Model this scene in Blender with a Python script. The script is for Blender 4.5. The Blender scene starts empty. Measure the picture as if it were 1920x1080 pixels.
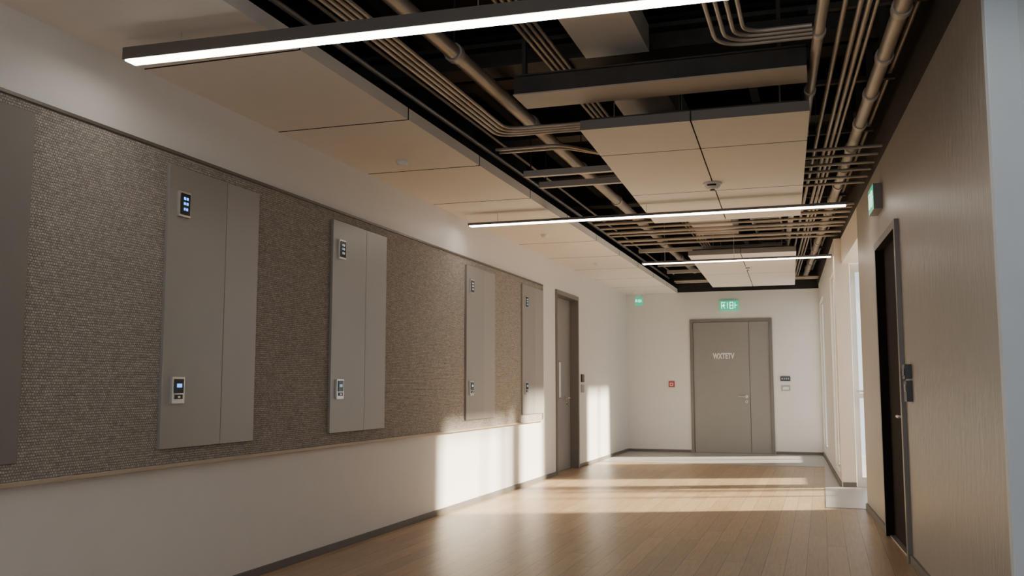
import bpy, math, random
from mathutils import Vector, Matrix
random.seed(4)
S = 1.15   # one layout unit = camera height = 1.15 m

# ------------------------------------------------------------------ materials
def newmat(name):
    m = bpy.data.materials.new(name); m.use_nodes = True
    nt = m.node_tree; b = nt.nodes['Principled BSDF']
    return m, nt, b
def N(nt, t, **kw):
    n = nt.nodes.new(t)
    for k, v in kw.items(): setattr(n, k, v)
    return n
def simple(name, col, rough=0.5, metal=0.0, var=0.06, scale=6.0, bump=0.0, bscale=80, stretch=None):
    m, nt, b = newmat(name)
    tc = N(nt, 'ShaderNodeTexCoord'); mp = N(nt, 'ShaderNodeMapping')
    nt.links.new(tc.outputs['Object'], mp.inputs['Vector'])
    if stretch: mp.inputs['Scale'].default_value = stretch
    no = N(nt, 'ShaderNodeTexNoise'); no.inputs['Scale'].default_value = scale; no.inputs['Detail'].default_value = 4
    nt.links.new(mp.outputs['Vector'], no.inputs['Vector'])
    cr = N(nt, 'ShaderNodeValToRGB')
    cr.color_ramp.elements[0].position = .3; cr.color_ramp.elements[1].position = .7
    cr.color_ramp.elements[0].color = (*[c*(1-var) for c in col], 1)
    cr.color_ramp.elements[1].color = (*[min(1, c*(1+var)) for c in col], 1)
    nt.links.new(no.outputs['Fac'], cr.inputs['Fac'])
    nt.links.new(cr.outputs['Color'], b.inputs['Base Color'])
    b.inputs['Roughness'].default_value = rough; b.inputs['Metallic'].default_value = metal
    if bump:
        n2 = N(nt, 'ShaderNodeTexNoise'); n2.inputs['Scale'].default_value = bscale
        nt.links.new(mp.outputs['Vector'], n2.inputs['Vector'])
        bp = N(nt, 'ShaderNodeBump'); bp.inputs['Strength'].default_value = bump; bp.inputs['Distance'].default_value = .01
        nt.links.new(n2.outputs['Fac'], bp.inputs['Height']); nt.links.new(bp.outputs['Normal'], b.inputs['Normal'])
    return m
def emis(name, col, st, base=None):
    m, nt, b = newmat(name)
    b.inputs['Base Color'].default_value = (*(base or col), 1)
    b.inputs['Emission Color'].default_value = (*col, 1); b.inputs['Emission Strength'].default_value = st
    return m
def glassmat(name, tint=(.93, .97, 1), gl=.12):
    m = bpy.data.materials.new(name); m.use_nodes = True; nt = m.node_tree; nt.nodes.clear()
    o = N(nt, 'ShaderNodeOutputMaterial'); t = N(nt, 'ShaderNodeBsdfTransparent'); g = N(nt, 'ShaderNodeBsdfGlossy')
    t.inputs[0].default_value = (*tint, 1); g.inputs['Roughness'].default_value = .03
    mx = N(nt, 'ShaderNodeMixShader'); mx.inputs[0].default_value = gl
    nt.links.new(t.outputs[0], mx.inputs[1]); nt.links.new(g.outputs[0], mx.inputs[2]); nt.links.new(mx.outputs[0], o.inputs[0])
    return m

M_white = simple('paint_white', (.78, .75, .715), .5, var=.012, bump=.05)
M_cool = simple('daylight_blue_panel', (.70, .78, .84), .5, var=.02)  # pale blue colour stands in for daylight through frosted glazing
M_soffit = simple('acoustic_tile_cream', (.86, .80, .72), .6, var=.012, bump=.04, bscale=150)
M_tileedge_shade = simple('tile_edge_shade', (.20, .18, .16), .6, var=.03)  # cream tile edges in shade, with the shade put into the colour
M_dark = simple('plenum_black', (.016, .014, .012), .8, var=.2)
M_darkb = simple('plenum_brown', (.05, .042, .035), .7, var=.2)
M_steel = simple('conduit_steel', (.42, .37, .315), .42, .4, var=.12, scale=3)
M_steel2 = simple('duct_steel', (.54, .49, .43), .5, .2, var=.08, scale=2)
M_beam_lit = simple('beam_underside_lit', (.46, .41, .35), .55, .0, var=.05)
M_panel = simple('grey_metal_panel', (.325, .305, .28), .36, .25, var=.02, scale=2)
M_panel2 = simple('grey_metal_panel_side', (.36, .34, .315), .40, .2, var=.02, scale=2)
M_smooth = simple('smooth_pinboard', (.235, .215, .195), .7, var=.03)
M_trimwood = simple('trim_oak', (.50, .40, .29), .45, var=.1, stretch=(4, .3, 4))
M_trimdark = simple('trim_bronze', (.15, .13, .11), .45, .3, var=.03)
M_base = simple('baseboard_grey', (.14, .127, .115), .5, var=.04)
M_door = simple('door_grey', (.28, .265, .247), .42, .1, var=.02)
M_frame = simple('door_frame_grey', (.19, .172, .155), .4, .2, var=.03)
M_black = simple('black_door', (.018, .014, .012), .8, var=.1)
M_black.node_tree.nodes['Principled BSDF'].inputs['Specular IOR Level'].default_value = .1
M_sil = simple('satin_silver', (.66, .63, .58), .28, .8, var=.03)
M_blk = simple('black_glass', (.012, .013, .016), .15, var=.05)
M_grey = simple('device_grey', (.38, .38, .37), .5, var=.03)
M_wplast = simple('white_plastic', (.80, .79, .76), .4, var=.02)
M_red = simple('red_plastic', (.45, .05, .04), .4, var=.03)
M_winframe = simple('window_frame_white', (.66, .66, .65), .45, var=.02)
M_cream = simple('pillar_cream', (.80, .71, .60), .55, var=.02)
M_blue = emis('screen_blue', (.05, .28, 1.0), 2.6)
M_dimglyph = emis('screen_grey_glyph', (.45, .6, .7), .45)
M_white_em = emis('sign_white', (.75, 1, .88), 1.3)
M_green = emis('sign_green', (.02, .5, .28), .75)
M_led = emis('led_diffuser', (1, .94, .86), 16.0)
M_text = simple('lettering_white', (.85, .85, .83), .5, var=.01)
M_glass = glassmat('window_glass')
M_gdark = simple('slot_glass', (.65, .72, .76), .1, var=.05)
M_floorgrey = simple('floor_grey_and_sky_sheen', (.38, .365, .35), .32, var=.06, scale=8)

def wallcov():
    m, nt, b = newmat('wallcovering_taupe')
    tc = N(nt, 'ShaderNodeTexCoord'); mp = N(nt, 'ShaderNodeMapping'); mp.inputs['Scale'].default_value = (3, 3, .9)
    nt.links.new(tc.outputs['Object'], mp.inputs[0])
    no = N(nt, 'ShaderNodeTexNoise'); no.inputs['Scale'].default_value = 5; no.inputs['Detail'].default_value = 3; no.inputs['Distortion'].default_value = 1.2
    nt.links.new(mp.outputs[0], no.inputs['Vector'])
    cr = N(nt, 'ShaderNodeValToRGB'); cr.color_ramp.elements[0].position = .3; cr.color_ramp.elements[1].position = .7
    cr.color_ramp.elements[0].color = (.375, .335, .295, 1); cr.color_ramp.elements[1].color = (.40, .36, .318, 1)
    nt.links.new(no.outputs['Fac'], cr.inputs[0]); nt.links.new(cr.outputs[0], b.inputs['Base Color'])
    b.inputs['Roughness'].default_value = .40
    bp = N(nt, 'ShaderNodeBump'); bp.inputs['Strength'].default_value = .35; bp.inputs['Distance'].default_value = .02
    nt.links.new(no.outputs['Fac'], bp.inputs['Height']); nt.links.new(bp.outputs[0], b.inputs['Normal'])
    return m
M_rw = wallcov()

def fabric():
    m, nt, b = newmat('woven_fabric')
    tc = N(nt, 'ShaderNodeTexCoord'); sp = N(nt, 'ShaderNodeSeparateXYZ'); cb = N(nt, 'ShaderNodeCombineXYZ')
    nt.links.new(tc.outputs['Object'], sp.inputs[0]); nt.links.new(sp.outputs['Y'], cb.inputs['X']); nt.links.new(sp.outputs['Z'], cb.inputs['Y'])
    nd = N(nt, 'ShaderNodeTexNoise'); nd.inputs['Scale'].default_value = 45; nt.links.new(cb.outputs[0], nd.inputs['Vector'])
    ad = N(nt, 'ShaderNodeMixRGB'); ad.blend_type = 'ADD'; ad.inputs[0].default_value = .011
    nt.links.new(cb.outputs[0], ad.inputs[1]); nt.links.new(nd.outputs['Color'], ad.inputs[2])
    br = N(nt, 'ShaderNodeTexBrick'); br.inputs['Scale'].default_value = 1; br.offset = .5
    br.inputs['Brick Width'].default_value = .015; br.inputs['Row Height'].default_value = .0125; br.inputs['Mortar Size'].default_value = .0030
    br.inputs['Mortar Smooth'].default_value = 1.0; br.inputs['Bias'].default_value = 0
    br.inputs['Color1'].default_value = (.53, .485, .43, 1); br.inputs['Color2'].default_value = (.35, .317, .28, 1); br.inputs['Mortar'].default_value = (.16, .142, .124, 1)
    nt.links.new(ad.outputs[0], br.inputs['Vector'])
    n3 = N(nt, 'ShaderNodeTexNoise'); n3.inputs['Scale'].default_value = 9; n3.inputs['Detail'].default_value = 8; n3.inputs['Roughness'].default_value = .8
    mp = N(nt, 'ShaderNodeMapping'); mp.inputs['Scale'].default_value = (1, 5, 1); nt.links.new(cb.outputs[0], mp.inputs[0]); nt.links.new(mp.outputs[0], n3.inputs['Vector'])
    cr = N(nt, 'ShaderNodeValToRGB'); cr.color_ramp.elements[0].color = (.78, .78, .78, 1); cr.color_ramp.elements[1].color = (1.15, 1.15, 1.15, 1)
    cr.color_ramp.elements[0].position = .35; cr.color_ramp.elements[1].position = .65
    nt.links.new(n3.outputs['Fac'], cr.inputs[0])
    mx = N(nt, 'ShaderNodeMixRGB'); mx.blend_type = 'MULTIPLY'; mx.inputs[0].default_value = 1
    nt.links.new(br.outputs['Color'], mx.inputs[1]); nt.links.new(cr.outputs[0], mx.inputs[2])
    nt.links.new(mx.outputs[0], b.inputs['Base Color'])
    b.inputs['Roughness'].default_value = .9
    iv = N(nt, 'ShaderNodeMath'); iv.operation = 'SUBTRACT'; iv.inputs[0].default_value = 1; nt.links.new(br.outputs['Fac'], iv.inputs[1])
    bp = N(nt, 'ShaderNodeBump'); bp.inputs['Strength'].default_value = .4; bp.inputs['Distance'].default_value = .004
    nt.links.new(iv.outputs[0], bp.inputs['Height']); nt.links.new(bp.outputs[0], b.inputs['Normal'])
    return m
M_fab = fabric()

def oak():
    m, nt, b = newmat('oak_planks')
    tc = N(nt, 'ShaderNodeTexCoord'); sp = N(nt, 'ShaderNodeSeparateXYZ'); cb = N(nt, 'ShaderNodeCombineXYZ')
    nt.links.new(tc.outputs['Object'], sp.inputs[0]); nt.links.new(sp.outputs['Y'], cb.inputs['X']); nt.links.new(sp.outputs['X'], cb.inputs['Y'])
    br = N(nt, 'ShaderNodeTexBrick'); br.inputs['Scale'].default_value = 1
    br.inputs['Brick Width'].default_value = 1.3; br.inputs['Row Height'].default_value = .13; br.inputs['Mortar Size'].default_value = .0022
    br.offset = .37; br.inputs['Bias'].default_value = 0
    br.inputs['Color1'].default_value = (.50, .345, .20, 1); br.inputs['Color2'].default_value = (.385, .26, .146, 1); br.inputs['Mortar'].default_value = (.20, .13, .075, 1)
    nt.links.new(cb.outputs[0], br.inputs['Vector'])
    mp = N(nt, 'ShaderNodeMapping'); mp.inputs['Scale'].default_value = (28, 1.6, 1); nt.links.new(tc.outputs['Object'], mp.inputs[0])
    no = N(nt, 'ShaderNodeTexNoise'); no.inputs['Scale'].default_value = 2.2; no.inputs['Detail'].default_value = 6; no.inputs['Distortion'].default_value = .8
    nt.links.new(mp.outputs[0], no.inputs['Vector'])
    cr = N(nt, 'ShaderNodeValToRGB'); cr.color_ramp.elements[0].color = (.78, .76, .74, 1); cr.color_ramp.elements[1].color = (1.12, 1.12, 1.12, 1)
    cr.color_ramp.elements[0].position = .25; cr.color_ramp.elements[1].position = .75
    nt.links.new(no.outputs['Fac'], cr.inputs[0])
    mx = N(nt, 'ShaderNodeMixRGB'); mx.blend_type = 'MULTIPLY'; mx.inputs[0].default_value = 1
    nt.links.new(br.outputs['Color'], mx.inputs[1]); nt.links.new(cr.outputs[0], mx.inputs[2])
    nt.links.new(mx.outputs[0], b.inputs['Base Color'])
    b.inputs['Roughness'].default_value = .36
    bp = N(nt, 'ShaderNodeBump'); bp.inputs['Strength'].default_value = .15; bp.inputs['Distance'].default_value = .002; bp.invert = True
    nt.links.new(br.outputs['Fac'], bp.inputs['Height']); nt.links.new(bp.outputs[0], b.inputs['Normal'])
    return m
M_oak = oak()

# ------------------------------------------------------------------ mesh builder (layout units -> metres)
class MB:
    def __init__(s): s.v = []; s.f = []; s.m = []; s.mats = []
    def mi(s, m):
        if m not in s.mats: s.mats.append(m)
        return s.mats.index(m)
    def hexa(s, c, m, fm=None):
        o = len(s.v); s.v += [Vector(p)*S for p in c]
        fs = {'bot': (0, 3, 2, 1), 'top': (4, 5, 6, 7), 'y0': (0, 1, 5, 4), 'x1': (1, 2, 6, 5), 'y1': (2, 3, 7, 6), 'x0': (3, 0, 4, 7)}
        for k, q in fs.items():
            s.f.append([o+i for i in q]); s.m.append(s.mi((fm or {}).get(k, m)))
    def box(s, x0, x1, y0, y1, z0, z1, m, fm=None):
        s.hexa([(x0, y0, z0), (x1, y0, z0), (x1, y1, z0), (x0, y1, z0), (x0, y0, z1), (x1, y0, z1), (x1, y1, z1), (x0, y1, z1)], m, fm)
    def fbox(s, fx, y0, y1, n0, n1, z0, z1, m, fm=None):
        a, b = fx(y0), fx(y1)
        s.hexa([(a-n1, y0, z0), (a-n0, y0, z0), (b-n0, y1, z0), (b-n1, y1, z0), (a-n1, y0, z1), (a-n0, y0, z1), (b-n0, y1, z1), (b-n1, y1, z1)], m, fm)
    def tube(s, pts, r, m, n=10, cap=True):
        pts = [Vector(p) for p in pts]; rings = []
        up = Vector((0, 0, 1)); t0 = (pts[1]-pts[0]).normalized()
        if abs(t0.dot(up)) > .95: up = Vector((1, 0, 0))
        u = (up - t0*up.dot(t0)).normalized()
        for i, p in enumerate(pts):
            if i == 0: t = t0
            elif i == len(pts)-1: t = (pts[-1]-pts[-2]).normalized()
            else: t = ((pts[i]-pts[i-1]).normalized()+(pts[i+1]-pts[i]).normalized()).normalized()
            u = (u - t*u.dot(t)).normalized(); w = t.cross(u)
            o = len(s.v); rr = r[i] if isinstance(r, (list, tuple)) else r
            for k in range(n):
                a = 2*math.pi*k/n; s.v.append((p+(u*math.cos(a)+w*math.sin(a))*rr)*S)
            rings.append(o)
        k_ = s.mi(m)
        for i in range(len(rings)-1):
            a, b = rings[i], rings[i+1]
            for k in range(n):
                s.f.append([a+k, a+(k+1) % n, b+(k+1) % n, b+k]); s.m.append(k_)
        if cap:
            s.f.append([rings[0]+k for k in range(n)][::-1]); s.m.append(k_)
            s.f.append([rings[-1]+k for k in range(n)]); s.m.append(k_)
    def text(s, body, size, mat4, m, depth=.004):
        cu = bpy.data.curves.new('t', 'FONT'); cu.body = body; cu.size = size; cu.align_x = 'CENTER'; cu.align_y = 'CENTER'; cu.extrude = depth; cu.offset = .004
        ob = bpy.data.objects.new('t', cu); bpy.context.collection.objects.link(ob)
        dg = bpy.context.evaluated_depsgraph_get(); me = bpy.data.meshes.new_from_object(ob.evaluated_get(dg))
        o = len(s.v); k = s.mi(m)
        for v in me.vertices: s.v.append((mat4 @ v.co)*S)
        for p in me.polygons: s.f.append([o+i for i in p.vertices]); s.m.append(k)
        bpy.data.objects.remove(ob); bpy.data.meshes.remove(me)
    def build(s, name, bevel=0, smooth=False):
        me = bpy.data.meshes.new(name); me.from_pydata([tuple(v) for v in s.v], [], s.f)
        for m in s.mats: me.materials.append(m)
        for p, k in zip(me.polygons, s.m): p.material_index = k
        if smooth:
            me.polygons.foreach_set('use_smooth', [True]*len(me.polygons))
        me.update()
        ob = bpy.data.objects.new(name, me); bpy.context.collection.objects.link(ob)
        if smooth:
            try:
                me.set_sharp_from_angle(angle=math.radians(40))
            except Exception: pass
        if bevel:
            b = ob.modifiers.new('b', 'BEVEL'); b.width = bevel*S; b.segments = 2; b.limit_method = 'ANGLE'
        return ob
def fillet(pts, r, n=6):
    pts = [Vector(p) for p in pts]; out = [pts[0]]
    for i in range(1, len(pts)-1):
        a = (pts[i-1]-pts[i]).normalized(); b = (pts[i+1]-pts[i]).normalized()
        p0 = pts[i]+a*r; p2 = pts[i]+b*r
        for k in range(n+1):
            t = k/n; out.append(p0*(1-t)**2+pts[i]*2*t*(1-t)+p2*t*t)
    out.append(pts[-1]); return out

XL = -2.88; YF = 14.6; YB = -2.5; ZC = 2.44; ZT = 3.35
wx = lambda y: .779-.0544*y
fw = lambda y: .16-.0356*(y-10.1)

# ------------------------------------------------------------------ shell
b = MB()
b.box(XL-.2, 1.3, YB, 12.5, -.08, 0, M_oak)
b.build('floor')
b = MB()
b.box(XL, .4, 12.5, YF, .0, .004, M_floorgrey)  # grey far floor is a painted sky reflection; alcove strip is really grey
b.box(0.0, .95, 8.36, 12.5, .0, .004, M_floorgrey)
b.box(-3.1, 1.3, 12.5, YF+.2, -.08, -.001, M_floorgrey)
b.build('floor_vinyl_and_sky_sheen')
b = MB()
b.box(XL-.2, .95, YB, YF+.2, ZT, ZT+.1, M_dark)
b.build('ceiling')

b = MB()
for (y0, y1, z0) in ((YB, 10.43, 0), (11.43, YF, 0), (10.43, 11.43, 2.09)):
    b.box(XL-.2, XL, y0, y1, z0, ZC+.04, M_white)
b.box(XL-.2, XL, YB, YF, ZC+.04, ZT, M_dark)
b.build('wall_left')

b = MB()
b.box(XL-.2, -1.88, YF, YF+.2, 0, ZC, M_white)
b.box(-.70, .3, YF, YF+.2, 0, ZC, M_white)
b.box(-1.88, -.70, YF, YF+.2, 1.995, ZC, M_white)
b.box(XL-.2, .3, YF, YF+.2, ZC, ZT, M_dark)
b.build('wall_far')

b = MB()
b.fbox(wx, 3.55, 5.92, -.2, 0, 0, 2.50, M_rw)
b.fbox(wx, 6.95, 8.36, -.2, 0, 0, 2.50, M_rw, {'y1': M_cream})
b.fbox(wx, 5.92, 6.95, -.2, 0, 1.96, 2.50, M_rw)
b.fbox(wx, 8.36, 10.1, -.2, 0, 2.24, 2.50, M_cream)
b.fbox(wx, YB, YF, -.2, 0.0, 2.50, ZT, M_darkb)
b.fbox(wx, YB, 1.2, -.2, 0.0, 0, 2.50, M_cool)
b.build('wall_right')
b = MB()
b.fbox(wx, 1.2, 3.5, -.14, -.09, 0, 2.50, M_cool)
b.fbox(wx, 3.5, 3.549, -.2, .012, 0, 2.499, M_cool)
b.build('partition_panel', .003)

b = MB()
T = -.14
b.fbox(fw, 10.1, 10.38, T, 0, 0, ZC+.06, M_cream)
b.fbox(fw, 11.2, 13.2, T, 0, 0, ZC+.06, M_white)
b.fbox(fw, 14.5, YF, T, 0, 0, ZC+.06, M_white)
for y0, y1 in ((10.38, 11.2), (13.2, 14.5)):
    b.fbox(fw, y0, y1, T, 0, 0, .12, M_white); b.fbox(fw, y0, y1, T, 0, 2.2, ZC+.06, M_white)
b.build('wall_right_window_side')
def window(name, y0, y1, muls, z0=.12, z1=2.2, fx=fw, n0=-.10, n1=-.03, w=.035):
    b = MB()
    b.fbox(fx, y0, y0+w, n0, n1, z0, z1, M_winframe); b.fbox(fx, y1-w, y1, n0, n1, z0, z1, M_winframe)
    b.fbox(fx, y0+w, y1-w, n0, n1, z0, z0+w, M_winframe); b.fbox(fx, y0+w, y1-w, n0, n1, z1-w, z1, M_winframe)
    for m in muls: b.fbox(fx, m-w/2, m+w/2, n0, n1, z0+w, z1-w, M_winframe)
    c = (n0+n1)/2
    b.fbox(fx, y0+w, y1-w, c-.004, c+.004, z0+w, z1-w, M_glass)
    return b.build(name)
window('window_1', 13.2, 14.5, [13.85])
window('window_2', 10.38, 11.2, [])
ow = lambda y: .85
window('window_3', 8.36, 10.1, [9.6], .30, 2.24, ow, -.05, .02)
b = MB()
b.box(.80, .92, 8.36, 10.1, 0, .30, M_cream)
b.box(wx(9)-.0+.12, .95, 8.36, 10.24, 2.24, 2.36, M_white)
b.box(.53, .92, 8.26, 8.36, 0, 2.24, M_cream)
b.build('wall_alcove')
b = MB()
x0, x1 = .305, .84
b.box(x0, x0+.05, 10.13, 10.2, 0, 2.24, M_winframe); b.box(x1-.05, x1, 10.13, 10.2, 0, 2.24, M_winframe)
b.box(x0+.05, x1-.05, 10.13, 10.2, 2.15, 2.24, M_winframe); b.box(x0+.05, x1-.05, 10.13, 10.2, 0, .1, M_winframe)
b.box(x0+.05, x1-.05, 10.13, 10.2, .88, .93, M_winframe)
b.box(x0+.05, x1-.05, 10.16, 10.17, .1, 2.15, M_glass)
b.tube([(x0+.03, 10.12, .95), (x0+.03, 10.06, .95), (x0+.12, 10.06, .95)], .01, M_sil)
b.build('door_4')

b = MB()
b.box(XL, XL+.014, YB, 10.40, 0, .042, M_base); b.box(XL, XL+.014, 11.46, YF, 0.004, .042, M_base)
b.build('baseboard_left')
b = MB()
b.box(XL+.014, -1.91, YF-.014, YF, 0.004, .042, M_base); b.box(-.67, fw(YF), YF-.014, YF, 0.004, .042, M_base)
b.build('baseboard_far')
b = MB()
b.fbox(wx, 3.55, 5.90, 0, .014, 0, .05, M_base); b.fbox(wx, 6.97, 8.36, 0, .014, 0, .05, M_base)
b.fbox(fw, 10.1, YF-.014, 0, .014, 0.004, .05, M_base)
b.build('baseboard_right')
b = MB()
b.box(.17, .30, 10.085, 10.1, .004, .05, M_base)
b.build('baseboard_pillar')

# ------------------------------------------------------------------ acoustic fabric board on left wall
b = MB()
b.box(XL, XL+.022, 1.2, 9.80, .645, 2.085, M_fab)
b.build('fabric_wall_panel')
b = MB()
b.box(XL, XL+.034, 1.2, 9.82, .628, .645, M_trimwood)
b.build('trim_1', .002)
b = MB()
b.box(XL, XL+.032, 1.2, 9.82, 2.085, 2.10, M_trimdark)
b.box(XL, XL+.032, 9.80, 9.82, .645, 2.085, M_trimwood)
b.build('trim_2', .002)
b = MB()
b.box(XL+.022, XL+.036, 1.6, 2.80, .715, 2.045, M_smooth)
b.build('smooth_wall_panel', .002)

def screen(b, x, yc, zc, w, h, kind, gm):
    b.box(x, x+.014, yc-w/2, yc+w/2, zc-h/2, zc+h/2, M_sil)
    if kind == 0:
        b.box(x+.014, x+.018, yc-w*.40, yc+w*.40, zc-h*.42, zc+h*.42, M_blk)
        for k, ww in ((.22, .2), (.02, .2), (-.2, .18)):
            b.box(x+.018, x+.0195, yc-w*ww, yc-w*.03, zc+h*(k-.055), zc+h*(k+.055), gm)
            b.box(x+.018, x+.0195, yc+w*.03, yc+w*ww, zc+h*(k-.055), zc+h*(k+.055), gm)
    else:
        b.box(x+.014, x+.018, yc-w*.36, yc+w*.36, zc-h*.12, zc+h*.42, M_blk)
        b.box(x+.018, x+.0195, yc-w*.2, yc+w*.2, zc+h*.1, zc+h*.24, gm)
        b.box(x+.014, x+.018, yc-w*.30, yc+w*.30, zc-h*.34, zc-h*.17, M_blk)
        b.box(x+.018, x+.019, yc-w*.1, yc+w*.1, zc-h*.3, zc-h*.22, M_sil)
for i, (ya, ys, yb) in enumerate(((3.59, 4.04, 4.33), (5.14, 5.59, 5.90), (7.46, 7.89, 8.20), (9.04, 9.48, 9.79))):
    b = MB()
    b.box(XL+.022, XL+.040, ya, ys-.003, .716, 2.03, M_panel)
    b.box(XL+.022, XL+.036, ys-.003, ys+.003, .719, 2.027, M_black)
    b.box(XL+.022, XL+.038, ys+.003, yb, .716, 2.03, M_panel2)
    b.build('metal_cabinet_panel', .0015)
    gm = M_blue if i == 0 else M_dimglyph
    b = MB(); screen(b, XL+.040, ya+.10, 1.852, .084, .12, 0, gm); b.build('touch_screen_controller', .001)
    b = MB(); screen(b, XL+.040, ya+.10, .982, .088, .122, 1, gm); b.build('card_reader', .001)

# ------------------------------------------------------------------ doors
def lever(b, o, along, out, m=M_sil):
    o = Vector(o); a = Vector(along); n = Vector(out)
    b.tube([o, o+n*.012], .024, m, 16)
    b.tube(fillet([o+n*.01, o+n*.055, o+n*.055+a*.12], .015), .009, m, 10)
    k = o-Vector((0, 0, .075)); b.tube([k, k+n*.012], .02, m, 16); b.tube([k+n*.012, k+n*.018], .009, M_blk, 10)
b = MB()
b.box(-1.90, -1.855, YF-.02, YF+.1, 0.004, 2.015, M_frame); b.box(-.725, -.68, YF-.02, YF+.1, 0.004, 2.015, M_frame)
b.box(-1.855, -.725, YF-.02, YF+.1, 1.97, 2.015, M_frame)
b.box(-1.855, -.725, YF+.0, YF+.1, .0, .012, M_frame)  # threshold added to stop outside light under the leaves
b.box(-1.852, -1.024, YF+.003, YF+.05, .010, 1.967, M_door); b.box(-1.018, -.728, YF+.003, YF+.05, .010, 1.967, M_door)
b.box(-1.855, -.725, YF+.052, YF+.1, .010, 1.972, M_black)
lever(b, (-1.075, YF, .845), (-1, 0, 0), (0, -1, 0))
b.text('WXTETV', .115, Matrix.Translation((-1.40, YF, 1.45)) @ Matrix.Rotation(math.pi/2, 4, 'X') @ Matrix.Diagonal((.67, 1, 1, 1)), M_text, .004)
b.build('door_1', .0015)
b = MB()
y0, y1, zt = 10.46, 11.40, 2.06
b.box(XL-.14, XL+.02, y0-.05, y0, 0, zt+.05, M_frame); b.box(XL-.14, XL+.02, y1, y1+.05, 0, zt+.05, M_frame)
b.box(XL-.14, XL+.02, y0, y1, zt, zt+.05, M_frame)
b.box(XL-.13, XL-.085, y0+.004, y1-.004, .006, zt-.004, M_door)
b.box(XL-.085, XL-.082, y0+.38, y0+.50, .85, 1.30, M_frame); b.box(XL-.082, XL-.080, y0+.395, y0+.485, .865, 1.285, M_gdark)
lever(b, (XL-.085, y0+.72, .86), (0, -1, 0), (1, 0, 0))
b.build('door_2', .0015)
b = MB()
y0, y1, zt = 5.95, 6.92, 1.93
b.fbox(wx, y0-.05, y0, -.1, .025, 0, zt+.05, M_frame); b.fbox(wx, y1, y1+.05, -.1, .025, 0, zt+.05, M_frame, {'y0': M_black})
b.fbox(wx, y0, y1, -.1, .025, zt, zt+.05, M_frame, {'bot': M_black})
b.fbox(wx, y0+.004, y1-.004, -.08, -.03, .012, zt-.004, M_black)
b.fbox(wx, y0, y1, -.1, .0, 0, .01, M_sil)
b.fbox(wx, y0+.045, y0+.095, -.03, -.022, .72, .86, M_sil)
lever(b, Vector((wx(y0+.07)+.025, y0+.07, .82)), (-.0, 1, 0), (-1, 0, 0))
b.build('door_3', .0015)

b = MB()
b.box(XL, XL+.02, 11.6, 11.72, 1.05, 1.15, M_blk); b.box(XL, XL+.018, 11.6, 11.72, .92, 1.02, M_grey)
b.build('access_reader', .002)
b = MB()
b.box(-.58, -.44, YF-.02, YF, 1.075, 1.145, M_blk)
for k in range(4): b.box(-.565+k*.03, -.548+k*.03, YF-.0215, YF-.02, 1.095, 1.125, M_grey)
b.box(-.57, -.445, YF-.014, YF, .93, 1.01, M_grey); b.box(-.55, -.465, YF-.017, YF-.014, .95, .99, M_wplast)
b.build('access_reader', .002)
b = MB()
b.fbox(wx, 5.64, 5.74, 0, .035, 1.04, 1.12, M_blk); b.fbox(wx, 5.64, 5.74, 0, .03, .915, 1.03, M_blk)
b.fbox(wx, 5.66, 5.72, .03, .033, .97, 1.01, M_grey); b.fbox(wx, 5.66, 5.72, .035, .038, 1.06, 1.10, M_frame)
b.build('intercom_reader', .003)
b = MB()
b.box(-2.235, -2.145, YF-.02, YF, .985, 1.075, M_red); b.box(-2.215, -2.165, YF-.024, YF-.02, 1.005, 1.05, M_wplast)
b.box(-2.205, -2.175, YF-.026, YF-.024, 1.015, 1.04, M_red)
b.build('fire_alarm_call_point', .003)

# ------------------------------------------------------------------ exit signs
def pict(b, o, ax, up, out, s):
    o = Vector(o); ax = Vector(ax); up = Vector(up); out = Vector(out)
    def st(x0, z0, x1, z1, w=.07):
        p = o+(ax*x0+up*z0)*s+out*.001; q = o+(ax*x1+up*z1)*s+out*.001
        d = (q-p).normalized(); n = d.cross(out)*(w*s/2)
        k = b.mi(M_white_em); i = len(b.v)
        b.v += [(p-n)*S, (q-n)*S, (q+n)*S, (p+n)*S, (p-n+out*.003)*S, (q-n+out*.003)*S, (q+n+out*.003)*S, (p+n+out*.003)*S]
        for f in ((0, 3, 2, 1), (4, 5, 6, 7), (0, 1, 5, 4), (1, 2, 6, 5), (2, 3, 7, 6), (3, 0, 4, 7)): b.f.append([i+j for j in f]); b.m.append(k)
    st(-.75, -.32, -.75, .32); st(-.75, .32, -.35, .32); st(-.75, 0, -.4, 0)
    st(-.48, .2, -.56, -.1, .1); st(-.56, -.1, -.40, -.32)
    st(-.15, -.32, -.15, .32)
    st(.1, .32, .42, .32); st(.1, .32, .1, -.32); st(.1, -.32, .42, -.32); st(.42, .32, .42, -.32); st(.1, 0, .42, 0)
    st(.62, .32, .62, -.32); st(.62, 0, .82, 0)
b = MB()
b.box(-1.435, -1.165, YF-.04, YF, 2.145, 2.29, M_green)
pict(b, (-1.30, YF-.04, 2.217), (1, 0, 0), (0, 0, 1), (0, -1, 0), .145)
b.build('exit_sign')
b = MB()
b.box(-2.63, -2.57, 14.15, 14.19, 2.33, 2.40, M_wplast)
b.box(-2.655, -2.545, 14.14, 14.20, 2.22, 2.345, M_green, {'top': M_wplast})
pict(b, (-2.60, 14.14, 2.285), (1, 0, 0), (0, 0, 1), (0, -1, 0), .06)
b.box(-2.68, -2.52, 14.13, 14.21, 2.385, 2.43, M_wplast)
b.build('exit_sign')
b = MB()
b.fbox(wx, 6.60, 6.90, 0, .055, 2.17, 2.34, M_frame, {'x0': M_green})
pict(b, (wx(6.75)-.055, 6.75, 2.255), (.0544, -1, 0), (0, 0, 1), (-1, 0, 0), .15)
b.build('exit_sign')

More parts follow.
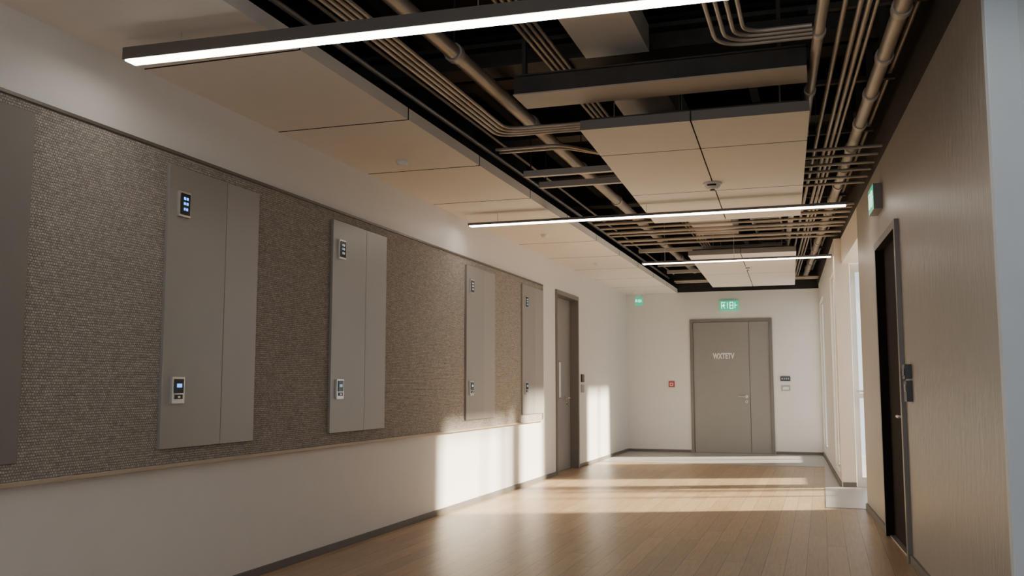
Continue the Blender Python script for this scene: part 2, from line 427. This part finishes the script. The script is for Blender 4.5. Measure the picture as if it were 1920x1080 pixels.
# ------------------------------------------------------------------ soffit + clouds
ys = [YB, -1.05, .07, 1.19, 2.31, 3.43, 4.55, 5.67, 6.8, 7.92, 9.04, 10.16, 11.28, 12.4, 13.52, YF]
b = MB()
for a, c in zip(ys[:-1], ys[1:]):
    b.box(XL, -2.075, a+.007, c-.007, ZC-.01, ZC+.055, M_soffit, {'y0': M_dark, 'y1': M_dark})
b.box(XL, -2.12, YB, YF, ZC+.006, ZC+.045, M_dark)
b.build('ceiling_soffit')

def cloud(name, xs, yy, sl):
    b = MB(); y00 = yy[0]
    for i in range(len(xs)-1):
        for j in range(len(yy)-1):
            f = lambda y, x: x+sl*(y-y00)
            x0, x1 = xs[i]+.004, xs[i+1]-.004; a, c = yy[j]+.006, yy[j+1]-.006
            b.hexa([(f(a, x0), a, 2.43), (f(a, x1), a, 2.43), (f(c, x1), c, 2.43), (f(c, x0), c, 2.43),
                    (f(a, x0), a, 2.485), (f(a, x1), a, 2.485), (f(c, x1), c, 2.485), (f(c, x0), c, 2.485)], M_soffit, {'y0': M_tileedge_shade, 'y1': M_tileedge_shade, 'x0': M_tileedge_shade, 'x1': M_tileedge_shade})
    x0, x1 = xs[0]+.05, xs[-1]-.05
    f = lambda y, x: x+sl*(y-y00)
    a, c = yy[0]+.03, yy[-1]-.03
    b.hexa([(f(a, x0), a, 2.46), (f(a, x1), a, 2.46), (f(c, x1), c, 2.46), (f(c, x0), c, 2.46), (f(a, x0), a, 2.50), (f(a, x1), a, 2.50), (f(c, x1), c, 2.50), (f(c, x0), c, 2.50)], M_darkb)
    for y in (yy[0]+.3, (yy[0]+yy[-1])/2, yy[-1]-.3):
        for x in (xs[0]+.15, xs[-1]-.15):
            b.tube([(f(y, x), y, 2.49), (f(y, x), y, ZT)], .004, M_steel, 6)
    return b.build(name)
cloud('ceiling_cloud', [-1.25, -.63, -.01], [5.04, 5.67, 6.95, 8.22], -.035)
cloud('ceiling_cloud', [-1.36, -.79, -.21], [10.4, 11.05, 12.3, 13.9], -.03)

def detector(x, y, z, r, big=True):
    b = MB()
    b.tube([(x, y, z), (x, y, z-.012*r/.055)], r*1.05, M_wplast, 28)
    h = r*.75
    b.tube([(x, y, z-.01*r/.055), (x, y, z-h*.6), (x, y, z-h)], [r*.92, r*.88, r*.6], M_wplast, 28)
    if big:
        b.tube([(x, y, z-h+.004), (x, y, z-h-.006)], r*.28, M_blk, 18)
        b.box(x-r*.5, x+r*.5, y-r*.95, y-r*.8, z-h*.62, z-h*.4, M_blk)
    b.build('smoke_detector', smooth=True)
detector(-.69, 6.68, 2.43, .062)
detector(-.80, 11.6, 2.43, .05)
for p in ((-2.5, 5.4), (-2.45, 8.5), (-2.45, 10.7)):
    detector(p[0], p[1], ZC-.01, .04, False)

# ------------------------------------------------------------------ linear lights
def lbar(y, x0, x1, h=.056, w=.036, dy=0, mid=ZT):
    b = MB(); z = 2.325; sl = dy/(x1-x0)
    f = lambda x: y+sl*(x-x0)
    def sb(a, c, ww, z0, z1, m):
        b.hexa([(a, f(a)-ww, z0), (c, f(c)-ww, z0), (c, f(c)+ww, z0), (a, f(a)+ww, z0), (a, f(a)-ww, z1), (c, f(c)-ww, z1), (c, f(c)+ww, z1), (a, f(a)+ww, z1)], m)
    sb(x0, x1, w, z+.006, z+h, M_trimdark)
    sb(x0+.01, x1-.01, w-.005, z, z+.006, M_led)
    for x, tp in ((x0+.25, ZT), ((x0+x1)/2, mid), (x1-.2, ZT)):
        top = ZC-.01 if x < -2.09 else tp
        b.tube([(x, f(x), z+h-.004), (x, f(x), top)], .0025, M_sil, 6)
    b.build('linear_pendant_light')
lbar(3.10, -2.68, .36, dy=.10); lbar(7.3, -2.76, .22, .026, .036, mid=2.43); lbar(10.2, -1.83, .14, .026, .036)
lbar(-.6, -2.6, .4)  # unseen bar added behind the camera as fill light

# ------------------------------------------------------------------ services in the open plenum
b = MB()
def rp(off, z, r, y0=YB+.1, y1=YF-.05, m=M_steel):
    b.tube([(wx(y0)-off, y0, z), (wx(y1)-off, y1, z)], r, m, 12)
rp(.17, 2.62, .036)
y = .5
while y < 14:
    b.tube([(wx(y)-.17, y, 2.62), (wx(y+.05)-.17, y+.05, 2.62)], .044, M_steel2, 14)
    b.box(wx(y)-.19, wx(y)-.15, y+.015, y+.035, 2.66, ZT, M_darkb)
    y += .62
b.build('sprinkler_main_pipe', smooth=True)
b = MB()
rp(.50, 2.62, .026)
y = .8
while y < 14:
    b.tube([(wx(y)-.5, y, 2.62), (wx(y+.04)-.5, y+.04, 2.62)], .033, M_steel2, 12)
    b.tube([(wx(y)-.5, y+.02, 2.64), (wx(y)-.5, y+.02, ZT)], .005, M_darkb, 6)
    y += .9
b.build('branch_pipe', smooth=True)
b = MB()
for off, z, r in ((.40, 2.66, .013), (.345, 2.62, .012), (.31, 2.62, .012), (.275, 2.63, .009), (.07, 2.72, .012)):
    rp(off, z, r)
y = 1.0
while y < 14:
    b.box(wx(y)-.55, wx(y)-.05, y, y+.035, 2.675, 2.70, M_darkb); y += 1.1
b.build('electrical_conduit_run', smooth=True)
b = MB()
for k in range(6):
    y = 6.45+k*.23
    b.tube([(-.02-.035*(y-5), y, 2.556+.004*(k % 2)), (wx(y)-.005, y, 2.556+.004*(k % 2))], .011, M_steel, 8)
for k, y in enumerate((8.45, 8.62, 8.85, 9.1, 9.4, 9.62, 9.95, 10.25, 14.1, 14.25)):
    b.tube([(-2.05, y, 2.556+.003*(k % 3)), (wx(y)-.005, y, 2.556+.003*(k % 3))], .012 if k % 2 else .016, M_steel, 8)
b.build('cross_conduit', smooth=True)
b = MB()
b.tube([(-1.80, YB+.1, 2.76), (-1.80, YF-.05, 2.76)], .042, M_steel, 14)
y = .3
while y < 14:
    b.tube([(-1.8, y, 2.76), (-1.8, y+.05, 2.76)], .052, M_steel2, 14)
    b.tube([(-1.8, y+.02, 2.79), (-1.8, y+.02, ZT)], .005, M_darkb, 6); y += 1.4
b.build('water_pipe', smooth=True)
b = MB()
for k in range(4):
    x = -1.93+k*.035; yb = 5.62-k*.05
    b.tube(fillet([(x, YB+.1, 2.60), (x, yb, 2.60), (-1.0, yb+.02, 2.60)], .12), .010, M_steel, 8)
for k in range(2):
    yb = 6.05+k*.08
    b.tube(fillet([(-2.06, yb-.1, 2.60), (-1.6, yb-.1, 2.60), (-1.36+.05*k, yb+.25, 2.60), (-1.36+.05*k, 8.3, 2.60)], .1), .011, M_steel, 8)
b.tube([(-2.2, YB+.1, 2.66), (-2.2, YF-.05, 2.66)], .014, M_steel, 8)
b.tube([(-2.12, YB+.1, 2.72), (-2.12, YF-.05, 2.72)], .009, M_steel, 8)
for k in range(4):
    b.tube([(-1.45+.035*k, YB+.1, 2.86), (-1.45+.035*k, YF-.05, 2.86)], .010, M_steel, 8)
b.build('conduit_bundle', smooth=True)
b = MB()
for k in range(4):
    x = -.42+.045*k; yb = 4.42-.05*k
    b.tube(fillet([(x, YB+.1, 2.60), (x, yb, 2.60), (wx(4.4)-.53, yb, 2.60)], .16-.02*k), .010, M_steel, 8)
b.build('curved_conduit', smooth=True)
b = MB()
for y, x0, x1, z in ((6.55, -2.05, -1.27, 2.54), (6.95, -2.05, -1.3, 2.54), (9.3, -1.7, -.3, 2.90), (11.2, -2.05, -.39, 2.60), (12.6, -2.05, -.47, 2.60), (13.4, -2.05, -.51, 2.60)):
    b.box(x0, x1, y, y+.045, z, z+.012, M_steel2); b.box(x0, x1, y, y+.006, z+.012, z+.045, M_steel2); b.box(x0, x1, y+.039, y+.045, z+.012, z+.045, M_steel2)
    for x in (x0+.05, x1-.05): b.tube([(x, y+.022, z), (x, y+.022, ZT)], .005, M_darkb, 6)
b.build('strut_channel')
b = MB()
b.box(-1.53, -.02, 4.72, 4.94, 2.562, 2.66, M_darkb)
b.box(-1.53, -.02, 4.70, 4.96, 2.555, 2.562, M_beam_lit)  # lamplight on the underside painted in as a lighter colour
b.box(-1.53, -.02, 4.70, 4.96, 2.66, 2.668, M_darkb)
for x in (-1.50, -.15): b.box(x-.01, x+.01, 4.80, 4.84, 2.66, ZT, M_darkb)
b.build('ceiling_beam')
b = MB()
def ibeam(y, z0, z1, x0=-2.75, x1=None, w=.1, m=M_beam_lit):
    x1 = wx(y) if x1 is None else x1
    b.box(x0, x1, y-w, y+w, z0, z0+.025, m); b.box(x0, x1, y-w, y+w, z1-.025, z1, m); b.box(x0, x1, y-.012, y+.012, z0+.025, z1-.025, m)
for y in (1.2, 2.6, 4.0, 5.9, 7.4, 8.9, 10.4, 11.9, 13.4):
    ibeam(y, 3.03, ZT, m=M_darkb)
ibeam(5.22, 2.88, 3.03, m=M_darkb)
for x in (-2.3, -1.0, -.4):
    b.box(x-.03, x+.03, YB, YF, 3.12, 3.2, M_darkb)
b.build('roof_joist')
b = MB()
b.box(-1.18, -.83, 4.27, 4.93, 2.80, 2.95, M_soffit, {'y0': M_darkb})  # near face coloured dark to paint in its shade
for x in (-1.1, -.9): b.tube([(x, 4.6, 2.95), (x, 4.6, ZT)], .005, M_darkb, 6)
b.box(-1.20, -.85, 5.4, 8.2, 2.80, 3.0, M_steel2)
for y in (5.5, 6.2, 6.9, 7.9): b.box(-1.22, -.83, y, y+.03, 2.78, 3.02, M_steel2)
b.box(-1.2, -.8, 8.6, 10.1, 2.62, 2.80, M_steel2)
for y in (8.6, 9.4, 10.05): b.box(-1.22, -.78, y, y+.03, 2.60, 2.82, M_steel2)
for y in (6.2, 7.5, 8.8, 10.0):
    for x in (-1.21, -.84): b.tube([(x, y, 2.8), (x, y, ZT)], .005, M_darkb, 6)
b.build('ventilation_duct')
b = MB()
for x in (-.62, -.34): b.box(x-.008, x+.008, 8.3, 14.4, 2.66, 2.72, M_steel)
y = 8.35
while y < 14.4: b.box(-.62, -.34, y, y+.03, 2.665, 2.68, M_steel); y += .25
for y in (8.8, 10.3, 12, 13.8):
    for x in (-.62, -.34): b.tube([(x, y, 2.7), (x, y, ZT)], .005, M_darkb, 6)
b.build('cable_tray')

# ------------------------------------------------------------------ light
w = bpy.data.worlds.new('World'); bpy.context.scene.world = w; w.use_nodes = True
bg = w.node_tree.nodes['Background']; bg.inputs[0].default_value = (.90, .94, 1.0, 1); bg.inputs[1].default_value = 1.7
sd = bpy.data.lights.new('sun', 'SUN'); sd.energy = 40; sd.angle = math.radians(4.0); sd.color = (1, .81, .58)
so = bpy.data.objects.new('sun', sd); bpy.context.collection.objects.link(so)
so.rotation_euler = Vector((-1, -.42, -.42)).to_track_quat('-Z', 'Y').to_euler()
so.location = (8, 14, 5)

# ------------------------------------------------------------------ camera
cd = bpy.data.cameras.new('camera'); cd.sensor_width = 36; cd.lens = 1769/1920*36; cd.clip_start = .05
co = bpy.data.objects.new('camera', cd); bpy.context.collection.objects.link(co)
co.location = (0, 0, S); co.rotation_euler = (math.radians(90+5.94), 0, math.radians(18.09))
bpy.context.scene.camera = co
